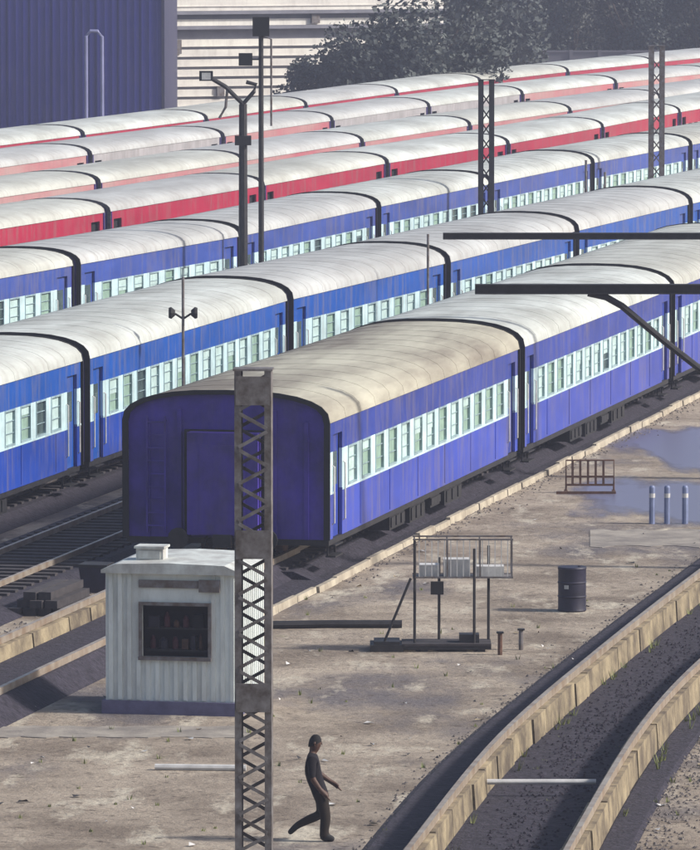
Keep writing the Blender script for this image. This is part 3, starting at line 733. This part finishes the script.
# stub posts by the stand
for x, y, hpx, lab in ((500, 655, 22, 'short dark stub post beside the work stand'), (521, 650, 20, 'short grey stub post nearer the front track')):
    p = onz(x, y); t = thing('stub_post', lab, 'post', p, 0, 'stub posts'); s = FPX / p.y
    mb = MB(); mb.tube([(0, 0, -.02), (0, 0, hpx / s)], .045, 8); mb.build('shaft', RUST if x < 510 else STEEL_G, t); mb = MB(); mb.box(-.07, .07, -.07, .07, hpx / s, hpx / s + .03); mb.build('cap', STEEL_D, t)

# drum
p = onz(572, 611); t = thing('oil_drum', 'dark upright oil drum with a pale mark near the front track', 'drum', p)
prof = [(0, .285), (.03, .30), (.06, .288), (.29, .288), (.31, .305), (.33, .288), (.58, .288), (.60, .305), (.62, .288), (.86, .288), (.89, .30), (.92, .29)]
mb = MB(); mb.loft([[(math.cos(a * .2618) * r, math.sin(a * .2618) * r, z) for a in range(24)] for z, r in prof]); mb.build('shell', DRUM, t, smooth=True)
mb = MB(); mb.loft([[(math.cos(a * .2618) * r, math.sin(a * .2618) * r, z) for a in range(24)] for z, r in ((.895, .27), (.90, .265))]); mb.tube([(.15, 0, .9), (.15, 0, .94)], .035, 10); mb.build('lid', DRUM, t)
mb = MB(); mb.loft([[(math.sin(a) * .2905, -math.cos(a) * .2905, z) for a in (-.62, -.45, -.28)] for z in (.48, .56)], closed=False, caps=False); mb.build('paint_mark', PALE, t)

# barred barrier and pale posts at upper right
p = onz(566, 493); s = FPX / p.y; t = thing('steel_barrier', 'small dark barred steel barrier standing on brown ground', 'barrier', p)
wb = 48 / s; hb = 33 / s
mb = MB(); mb.tube([(0, 0, .06), (0, 0, hb), (wb, 0, hb), (wb, 0, .06)], .025, 6); mb.bar((0, 0, hb * .5), (wb, 0, hb * .5), .05); mb.bar((0, 0, .2), (wb, 0, .2), .05); mb.build('frame', RUST, t)
for i in range(5):
    mb = MB(); mb.box(wb * (i + .7) / 6.2, wb * (i + .7) / 6.2 + .055, -.02, .02, .2, hb - .02); mb.build('bar', RUST, t)
for i in (0, 1):
    mb = MB(); mb.box(i * wb - .04, i * wb + .04, -.3, .3, 0, .06); mb.build('foot', RUST, t)
mb = MB(); mb.box(-.25, wb, -.33, -.301, 0, .07); mb.build('bottom_rail', RUST, t)
for i, (x, lab) in enumerate(((652, 'leftmost of the three pale blue posts on the wet paving'), (667, 'middle one of the three pale blue posts on the wet paving'), (685, 'rightmost of the three pale blue posts on the wet paving'))):
    p = onz(x, 524); t = thing('bollard', lab, 'bollard', p, 0, 'pale blue bollards')
    mb = MB(); mb.tube([(0, 0, -.02), (0, 0, .86), (0, 0, .9)], [.07, .07, .045], 10); mb.build('shaft', PBLUE, t); mb = MB(); mb.tube([(0, 0, .62), (0, 0, .72)], .074, 10); mb.build('reflector_band', PALE, t)

# ------------------------------------------------------------------ man walking to the right
fp = onz(324, 841); s = FPX / fp.y
def M(x, y, dy=0): return Vector(((x - 324) / s, dy, (841 - y) / s))
J = {}
J['pel'] = (M(321, 794), .115); J['sp1'] = (M(316, 782), .115); J['sp2'] = (M(312, 769), .13); J['chest'] = (M(311, 759), .12)
J['neck'] = (M(312.5, 751.5), .058); J['head1'] = (M(314.5, 747), .085); J['head2'] = (M(315.5, 741), .108); J['head3'] = (M(315.3, 733.6), .088)
J['hipL'] = (M(322, 798, .09), .095); J['hipR'] = (M(322, 798, -.09), .095)
J['kneR'] = (M(326, 818, -.09), .076); J['calR'] = (M(324.5, 826, -.09), .070); J['ankR'] = (M(323.5, 836.5, -.09), .052)
J['toeR'] = (M(335, 838.8, -.09), .042); J['heelR'] = (M(321, 839, -.09), .034)
J['kneL'] = (M(321, 815.5, .09), .074); J['calL'] = (M(311, 819, .09), .068); J['ankL'] = (M(297, 826, .09), .050); J['toeL'] = (M(288, 835, .09), .038)
J['shL'] = (M(312, 757, .17), .07); J['shR'] = (M(312, 757, -.17), .07)
J['elR'] = (M(312, 775, -.235), .046); J['wrR'] = (M(321, 788, -.23), .032); J['haR'] = (M(324.5, 791.5, -.225), .056)
J['elL'] = (M(318, 774, .235), .046); J['wrL'] = (M(331, 783, .22), .032); J['haL'] = (M(335, 786, .215), .056)
E = [('pel', 'sp1'), ('sp1', 'sp2'), ('sp2', 'chest'), ('chest', 'neck'), ('neck', 'head1'), ('head1', 'head2'), ('head2', 'head3'),
     ('pel', 'hipL'), ('pel', 'hipR'), ('hipR', 'kneR'), ('kneR', 'calR'), ('calR', 'ankR'), ('ankR', 'toeR'), ('ankR', 'heelR'),
     ('hipL', 'kneL'), ('kneL', 'calL'), ('calL', 'ankL'), ('ankL', 'toeL'), ('chest', 'shL'), ('chest', 'shR'),
     ('shR', 'elR'), ('elR', 'wrR'), ('wrR', 'haR'), ('shL', 'elL'), ('elL', 'wrL'), ('wrL', 'haL')]
for hnd, wr, sg in (('haR', 'wrR', -1), ('haL', 'wrL', 1)):        # four fingers and a thumb on each hand
    h_ = J[hnd][0]; d = (h_ - J[wr][0]).normalized(); side = Vector((0, 1, 0))
    for f in range(4):
        a = h_ + d * .03 + side * (f - 1.5) * .026; ln = (.045, .052, .049, .038)[f]
        J[f'{hnd}a{f}'] = (a + d * ln, .013); J[f'{hnd}b{f}'] = (a + d * ln * 1.8 + Vector((.008, 0, -.018)), .011)
        E += [(hnd, f'{hnd}a{f}'), (f'{hnd}a{f}', f'{hnd}b{f}')]
    J[f'{hnd}t'] = (h_ + d * .02 + Vector((.045, -sg * .035, .02)), .014); E.append((hnd, f'{hnd}t'))
names = list(J); me = bpy.data.meshes.new('person_body')
me.from_pydata([tuple(J[n][0]) for n in names], [(names.index(a), names.index(b)) for a, b in E], [])
tmp = bpy.data.objects.new('person_tmp', me); C.objects.link(tmp)
sm = tmp.modifiers.new('skin', 'SKIN'); sm.use_smooth_shade = True
for i, n in enumerate(names):
    sv = me.skin_vertices[0].data[i]; q_ = J[n][1] * (1.0 if J[n][1] < .03 or n.startswith(('head', 'neck')) else 1.16); sv.radius = (q_, q_); sv.use_root = (n == 'pel')
ss = tmp.modifiers.new('sub', 'SUBSURF'); ss.levels = 2; ss.render_levels = 2
bpy.context.view_layer.update()
ev = tmp.evaluated_get(bpy.context.evaluated_depsgraph_get()); bme = bpy.data.meshes.new_from_object(ev)
bpy.data.objects.remove(tmp)
for m_ in (SKIN, SHIRT, TROUS, BLACK): bme.materials.append(m_) if m_.name not in bme.materials else None
while len(bme.materials) < 4: bme.materials.append(BLACK)
for i, m_ in enumerate((SKIN, SHIRT, TROUS, BLACK)): bme.materials[i] = m_
def bone_of(c):
    best = None
    for a, b in E:
        pa, pb = J[a][0], J[b][0]; ab = pb - pa; t_ = max(0, min(1, (c - pa).dot(ab) / ab.length_squared)); d_ = (c - pa - ab * t_).length - (J[a][1] * (1 - t_) + J[b][1] * t_)
        if best is None or d_ < best[0]: best = (d_, a, b, t_)
    return best
for pl in bme.polygons:
    c = pl.center; pl.use_smooth = True; _, a, b, t_ = bone_of(c)
    if a.startswith(('head', 'neck')): mi = 0
    elif a.startswith('sh') or (a, b) == ('chest', 'shR') or a in ('chest', 'sp1', 'sp2', 'pel') and not b.startswith('hip'): mi = 1
    elif a.startswith(('el', 'wr', 'ha')): mi = 0
    elif b.startswith('hip'): mi = 2
    elif a.startswith(('hip', 'kne', 'cal')) and not (b.startswith('ank') and t_ > .97): mi = 2
    else: mi = 3
    pl.material_index = mi
person = tag(ob('person', bme, None, (fp.x, fp.y, 0)), 'person in dark clothes striding to the right, one foot lifted behind', 'person')
minz = min(v.co.z for v in bme.vertices); person.location.z = -minz
hv = [v.co for v in bme.vertices if v.co.z > J['head1'][0].z]
hx0, hx1 = min(v.x for v in hv), max(v.x for v in hv); hy1 = max(v.y for v in hv); hz1 = max(v.z for v in hv)
hcx, hrx = (hx0 + hx1) / 2, (hx1 - hx0) / 2
def face_x(z): return max([v.x for v in hv if abs(v.z - z) < .02] or [hx1])
def side_y(z): return max([v.y for v in hv if abs(v.z - z) < .02 and abs(v.x - hcx) < .04] or [hy1])
mb = MB(); hc = J['head2'][0]
rings = []; zm = hz1 - .105
for a in range(8):                                      # hair over crown and back of the head
    ph = a / 7 * 1.5; rr = math.cos(ph) ** .8
    rings.append([(hcx - .008 + math.cos(t_ * .5236) * hrx * 1.13 * rr, math.sin(t_ * .5236) * hy1 * 1.16 * rr, zm + (1 - a / 7) * (.045 * math.cos(t_ * .5236) - .025) + math.sin(ph) * .128) for t_ in range(12)])
mb.loft(rings); mb.build('hair', HAIR, person, smooth=True)
z_ = hc.z - .01; fx = face_x(z_)
mb = MB(); mb.loft([[(fx - .01, -.016, z_ - .02), (fx - .01, .016, z_ - .02), (fx - .008, 0, z_ + .035)], [(fx + .022, -.008, z_ - .022), (fx + .022, .008, z_ - .022), (fx + .004, 0, z_ + .03)]]); mb.build('nose', SKIN, person)
for sy in (-1, 1):
    y_ = side_y(hc.z) * sy
    mb = MB(); mb.tube([(hcx - .01, y_ * .97, hc.z - .04), (hcx - .012, y_ * 1.1, hc.z), (hcx - .01, y_ * 1.05, hc.z + .025)], [.010, .020, .014], 8); mb.build('ear', SKIN, person)
    mb = MB(); mb.box(fx - .024, fx - .004, sy * .03 - .012, sy * .03 + .012, hc.z + .012, hc.z + .026); mb.build('eye', HAIR, person)
fm = face_x(hc.z - .055); mb = MB(); mb.box(fm - .02, fm + .004, -.022, .022, hc.z - .060, hc.z - .050); mb.build('mouth', MAROON, person)

# ------------------------------------------------------------------ background buildings
SD = 352.0
a = at(-60, 60, SD); b = at(162, 60, SD); hs = 12.5
t = thing('shed', 'large deep blue corrugated metal shed at the far left', 'shed', (a.x, SD, 0))
ws = b.x - a.x
mb = MB(); mb.box(0, ws, 0, 26, 0, hs); mb.build('wall', SHED, t)
npan = 10; pw = ws / npan
pm = MB(); pm.box(.02, pw - .02, -.06, -.002, .3, hs - .1)
for q in range(3): pm.box(.1 + q * pw / 3, .16 + q * pw / 3, -.10, -.061, .32, hs - .12)
pme = pm.mesh('wall_panel', SHED)
for i in range(npan): ob('wall_panel', pme, t, (i * pw, 0, 0))
mb = MB(); mb.box(ws - .02, ws + .14, -.14, 26, 0, hs + .1); mb.build('corner_trim', SHED_D, t)
mb = MB(); mb.loft([[(-.3, yy, hs), (ws / 2, yy, hs + 2), (ws + .3, yy, hs)] for yy in (-.5, 26.5)]); mb.build('roof', SHED_D, t)
q0 = at(86, 30, SD - 1).x - a.x; q1 = at(102, 30, SD - 1).x - a.x; zt_ = at(90, 31, SD - 1).z
t = thing('pipe_loop', 'pale inverted U shaped pipe standing before the blue shed', 'pipe', (a.x, SD - 1, 0))
mb = MB(); mb.tube([(q0, 0, -.05), (q0, 0, zt_ - .3), (q0 + .25, 0, zt_), (q1 - .25, 0, zt_), (q1, 0, zt_ - .3), (q1, 0, -.05)], .10, 8); mb.build('tube', PIPE_P, t, smooth=True)
mb = MB(); mb.box(q0 - .3, q1 + .3, -.3, .3, -.05, .15); mb.build('footing', CONC2, t)

BD = 385.0
a = at(150, 60, BD); b = at(440, 60, BD); ws = b.x - a.x; hb = 13.5
t = thing('white_building', 'white building with horizontal cladding boards behind the parked trains', 'building', (a.x, BD, 0), R(25))
ws *= 1.12
mb = MB(); mb.box(0, ws, 0, 20, 0, hb); mb.build('wall', WBACK, t)
bh = .60; bme_ = MB(); bme_.box(0, ws, -.16, -.002, .0, .43); bme_.box(0, ws, -.20, -.16, .0, .06); bm1 = bme_.mesh('cladding_board', WBOARD)
zz = .2; bi = 0
ledges = [at(300, 13, BD).z, at(300, 28, BD).z]
while zz < hb - .5:
    if all(not (l - .55 < zz < l + .15) for l in ledges): ob('cladding_board', bm1, t, (0, 0, zz))
    zz += bh
for l in ledges:
    mb = MB(); mb.box(-.2, ws, -.5, -.003, l - .10, l + .10); mb.build('ledge', WBACK, t)
    mb = MB(); mb.box(0, ws, -.14, -.004, l + .11, l + .50); mb.build('cladding_board', WBOARD, t)
for xp, yp, wp, hp in ((177, 47, 10, 14), (330, 20, 9, 9), (225, 92, 8, 10)):
    p = at(xp, yp, BD); s = FPX / BD
    mb = MB(); mb.box(p.x - a.x - wp / s / 2, p.x - a.x + wp / s / 2, -.35, -.17, p.z - hp / s / 2, p.z + hp / s / 2); mb.build('vent_box', STEEL_G, t)
mb = MB(); mb.box(-.3, ws + .3, -.6, 20.3, hb, hb + .3); mb.build('roof', WBACK, t)

# boundary wall with bays
WDs = 455.0
a = at(430, 60, WDs); b = at(830, 60, WDs); hw = at(500, 50, WDs).z
t = thing('boundary_wall', 'long grey boundary wall below the trees at the upper right', 'wall', (a.x, WDs, 0))
n = 14; bw = (b.x - a.x) / n
mp_ = MB().box(.0, bw - .25, 0, .25, 0, hw - .15).mesh('wall_bay', BWALL); mq = MB().box(bw - .25, bw, -.1, .35, 0, hw).mesh('pier', BWALL); mc = MB().box(0, bw - .25, -.06, .31, hw - .15, hw - .03).mesh('coping', BWALL)
for i in range(n):
    ob('wall_bay', mp_, t, (i * bw, 0, 0)); ob('pier', mq, t, (i * bw, 0, 0)); ob('coping', mc, t, (i * bw, 0, 0))

# hillside behind
mb = MB(); nx, ny = 40, 14; rnd = random.Random(5)
hz = [[(0 if j == 0 else (j ** 1.25) * 1.05 + rnd.uniform(-.5, .5)) for i in range(nx + 1)] for j in range(ny + 1)]
for j in range(ny + 1):
    for i in range(nx + 1): mb.v.append((-160 + i * 8, 475 + j * 14, hz[j][i] - .05))
for j in range(ny):
    for i in range(nx):
        q = j * (nx + 1) + i; mb.f.append((q, q + 1, q + nx + 2, q + nx + 1)); mb.m.append(0)
tag(mb.build('hillside', mat('hill_scrub', (.085, .10, .06), .95, .4, .2), smooth=True), kind='structure')

# ------------------------------------------------------------------ trees
def tree_meshes(seed, h, rx, m):
    rnd = random.Random(seed); tr = MB()
    tr.tube([(0, 0, -.2), (rnd.uniform(-.15, .15), 0, h * .3), (rnd.uniform(-.3, .3), .1, h * .65)], [.03 * h, .022 * h, .01 * h], 8)
    cl = []
    for k in range(9):
        an = rnd.random() * 6.28; el = rnd.uniform(.35, .92) * h; rr = rx * rnd.uniform(.35, .85) * (1.15 - abs(el / h - .6))
        c = Vector((math.cos(an) * rr, math.sin(an) * rr, el)); cl.append((c, rx * rnd.uniform(.32, .55)))
        tr.tube([(0, 0, h * rnd.uniform(.2, .45)), tuple(c * .6 + Vector((0, 0, h * .15))), tuple(c)], [.012 * h, .008 * h, .003 * h], 5)
    cl.append((Vector((0, 0, h * .62)), rx * .7)); cl.append((Vector((0, 0, h * .30)), rx * .7))
    cr = MB()
    for c, r_ in cl:
        for _ in range(520):
            v = Vector((rnd.gauss(0, 1), rnd.gauss(0, 1), rnd.gauss(0, .8))); v = v.normalized() * r_ * rnd.random() ** .4
            p = c + v; sz = rnd.uniform(.07, .19)
            n_ = Vector((rnd.gauss(0, 1), rnd.gauss(0, 1), rnd.gauss(.6, 1))).normalized(); a_ = n_.orthogonal().normalized() * sz; b_ = n_.cross(a_) * rnd.uniform(.5, .9)
            cr.quad(tuple(p - a_), tuple(p - b_), tuple(p + a_), tuple(p + b_))
    return tr.mesh('trunk', BARK), cr.mesh('crown', m)
kinds = [tree_meshes(11, 9, 3.0, LEAF), tree_meshes(12, 8, 3.6, LEAF2), tree_meshes(13, 10, 3.2, LEAF), tree_meshes(14, 5, 3.0, LEAF2)]
spots = []
rnd = random.Random(21)
for i in range(9): spots.append((328 + i * 20 + rnd.uniform(-6, 6), rnd.uniform(372, 379) if i < 6 else 440, 3 if i < 4 else rnd.choice((3, 1)), rnd.uniform(.8, 1.0) + i * .07, 'front'))
for i in range(16): spots.append((400 + i * 25 + rnd.uniform(-8, 8), rnd.uniform(460, 472), rnd.choice((0, 1, 2)), rnd.uniform(.85, 1.2), 'mid'))
for i in range(15): spots.append((395 + i * 27 + rnd.uniform(-8, 8), rnd.uniform(486, 505), rnd.choice((0, 1, 2)), rnd.uniform(1.0, 1.35), 'back'))
cnt = {'front': 0, 'mid': 0, 'back': 0}
desc = {'front': 'bushy dark tree before the white building', 'mid': 'hazy tree just behind the boundary wall', 'back': 'hazy taller tree on the hillside'}
for x, D, kk, sc, row in spots:
    p = at(x, 60, D); tr, cr = kinds[kk]; i = cnt[row]; cnt[row] += 1
    zb = 0 if D < 475 else ((D - 475) / 14) ** 1.25 * 1.05 - .4
    t = thing('tree', f'{desc[row]}, {ORD[i] if i < len(ORD) else "rightmost"} from the left'.replace('rightmost from the left', 'at the far right end' if i == len(ORD) else 'nearest the right edge'), 'tree', (p.x, D, max(zb, 0)), rnd.random() * 6.28, f'trees, {row} row')
    t.scale = (sc, sc, sc * rnd.uniform(.9, 1.1)); ob('trunk', tr, t); ob('crown', cr, t)

# ------------------------------------------------------------------ clutter between the two front trains, weeds, litter
p = onz(8, 616); t = thing('sleeper_pile', 'pile of dark old sleepers on the ground left of the kiosk', 'timber pile', p, R(-13))
for r_ in range(3):
    for c_ in range(4 - r_):
        mb = MB(); mb.box(0, .26, 0, 2.5, 0, .16); mb.build('sleeper', SLEEP, t, loc=(c_ * .31 + r_ * .15, .05 * ((r_ * 3 + c_) % 4), r_ * .165))
q0, q1 = onz(-20, 520), onz(118, 478)
t = thing('pipe_run', 'pale water pipe on short legs below the left coach of the second train', 'pipe', q0)
d = q1 - q0
mb = MB(); mb.tube([(0, 0, .45), (d.x, d.y, .45)], .07, 8); mb.build('tube', STEEL_G, t, smooth=True)
for f in (.12, .35, .6, .85):
    mb = MB(); mb.box(d.x * f - .04, d.x * f + .04, d.y * f - .04, d.y * f + .04, 0, .38); mb.build('leg', STEEL_D, t)
mb = MB(); mb.tube([(d.x * .3, d.y * .3, .45), (d.x * .3, d.y * .3, 1.0), (d.x * .3 - .45, d.y * .3, 1.0)], .06, 8); mb.build('hydrant', PALE, t, smooth=True)
for x, y, hh, lab in ((96, 592, .55, 'dark low bin just behind the kiosk roof at left'),):
    p = onz(x, y); t = thing('bin', lab, 'bin', p, R(-12)); mb = MB()
    mb.loft([[(-w_, -w_, z_), (w_, -w_, z_), (w_, w_, z_), (-w_, w_, z_)] for z_, w_ in ((0, .24), (hh, .30))]); mb.build('shell', DRUM, t); mb = MB(); mb.box(-.32, .32, -.32, .32, hh, hh + .06); mb.build('rim', STEEL_D, t)
rw = random.Random(17); mb = MB()
def tuft(c, h_):
    for _ in range(7):
        a_ = rw.random() * 6.28; w_ = .012; l_ = h_ * rw.uniform(.5, 1.1); o_ = Vector((math.cos(a_), math.sin(a_), 0)); sd_ = Vector((-o_.y, o_.x, 0)) * w_
        b_ = c + o_ * .03; e_ = c + o_ * l_ * .6 + Vector((0, 0, l_)); i_ = len(mb.v); mb.v += [tuple(b_ - sd_), tuple(b_ + sd_), tuple(e_)]; mb.f.append((i_, i_ + 1, i_ + 2)); mb.m.append(0)
for seg, n_, off in ((FA, 70, -.3), (FB, 110, -.38), (FA, 60, .3), (near_c, 60, .75)):
    L_ = offs(seg, off)
    for _ in range(n_):
        i_ = rw.randrange(len(L_) - 1)
        if math.sin(i_ * 1.7) > -.1: tuft(L_[i_].lerp(L_[i_ + 1], rw.random()) + Vector((rw.gauss(0, .06), 0, .05)), rw.uniform(.08, .3))
for _ in range(110):
    c_ = onz(rw.uniform(0, 700), rw.uniform(560, 850)); tuft(c_, rw.uniform(.04, .13))
tag(mb.build('weeds', mat('weed_green', (.20, .21, .07), .8, .4, .8, col2=(.12, .15, .05))), 'thin dry weeds growing along the front walls and yard', 'weeds', kind='stuff')
mb = MB()
for _ in range(150):
    c_ = onz(rw.uniform(-10, 710), rw.uniform(470, 850)); s_ = rw.uniform(.02, .085); a_ = rw.random() * 3.14; o_ = Vector((math.cos(a_), math.sin(a_), 0)) * s_; e_ = Vector((-o_.y, o_.x, 0)) * rw.uniform(.3, .9)
    z_ = Vector((0, 0, .02)); mb.quad(tuple(c_ - o_ - e_ + z_), tuple(c_ + o_ - e_ + z_ * 2), tuple(c_ + o_ + e_ + z_), tuple(c_ - o_ + e_ + z_ * rw.uniform(1, 4)), rw.choice((0, 0, 1, 2)))
tag(mb.build('litter', [PALE, CONC, STEEL_D]), 'small scraps of litter scattered over the yard', 'litter', kind='stuff')

# ------------------------------------------------------------------ haze
hm = bpy.data.materials.new('haze'); hm.use_nodes = True; n = hm.node_tree.nodes; n.remove(n['Principled BSDF'])
pv = n.new('ShaderNodeVolumePrincipled'); pv.inputs['Color'].default_value = (.74, .78, 1, 1); pv.inputs['Density'].default_value = .00046; pv.inputs['Anisotropy'].default_value = .2
hm.node_tree.links.new(pv.outputs[0], n['Material Output'].inputs['Volume'])
hb_ = MB(); hb_.box(-220, 220, -30, 720, -1, 46); tag(hb_.build('haze', hm), kind='stuff')
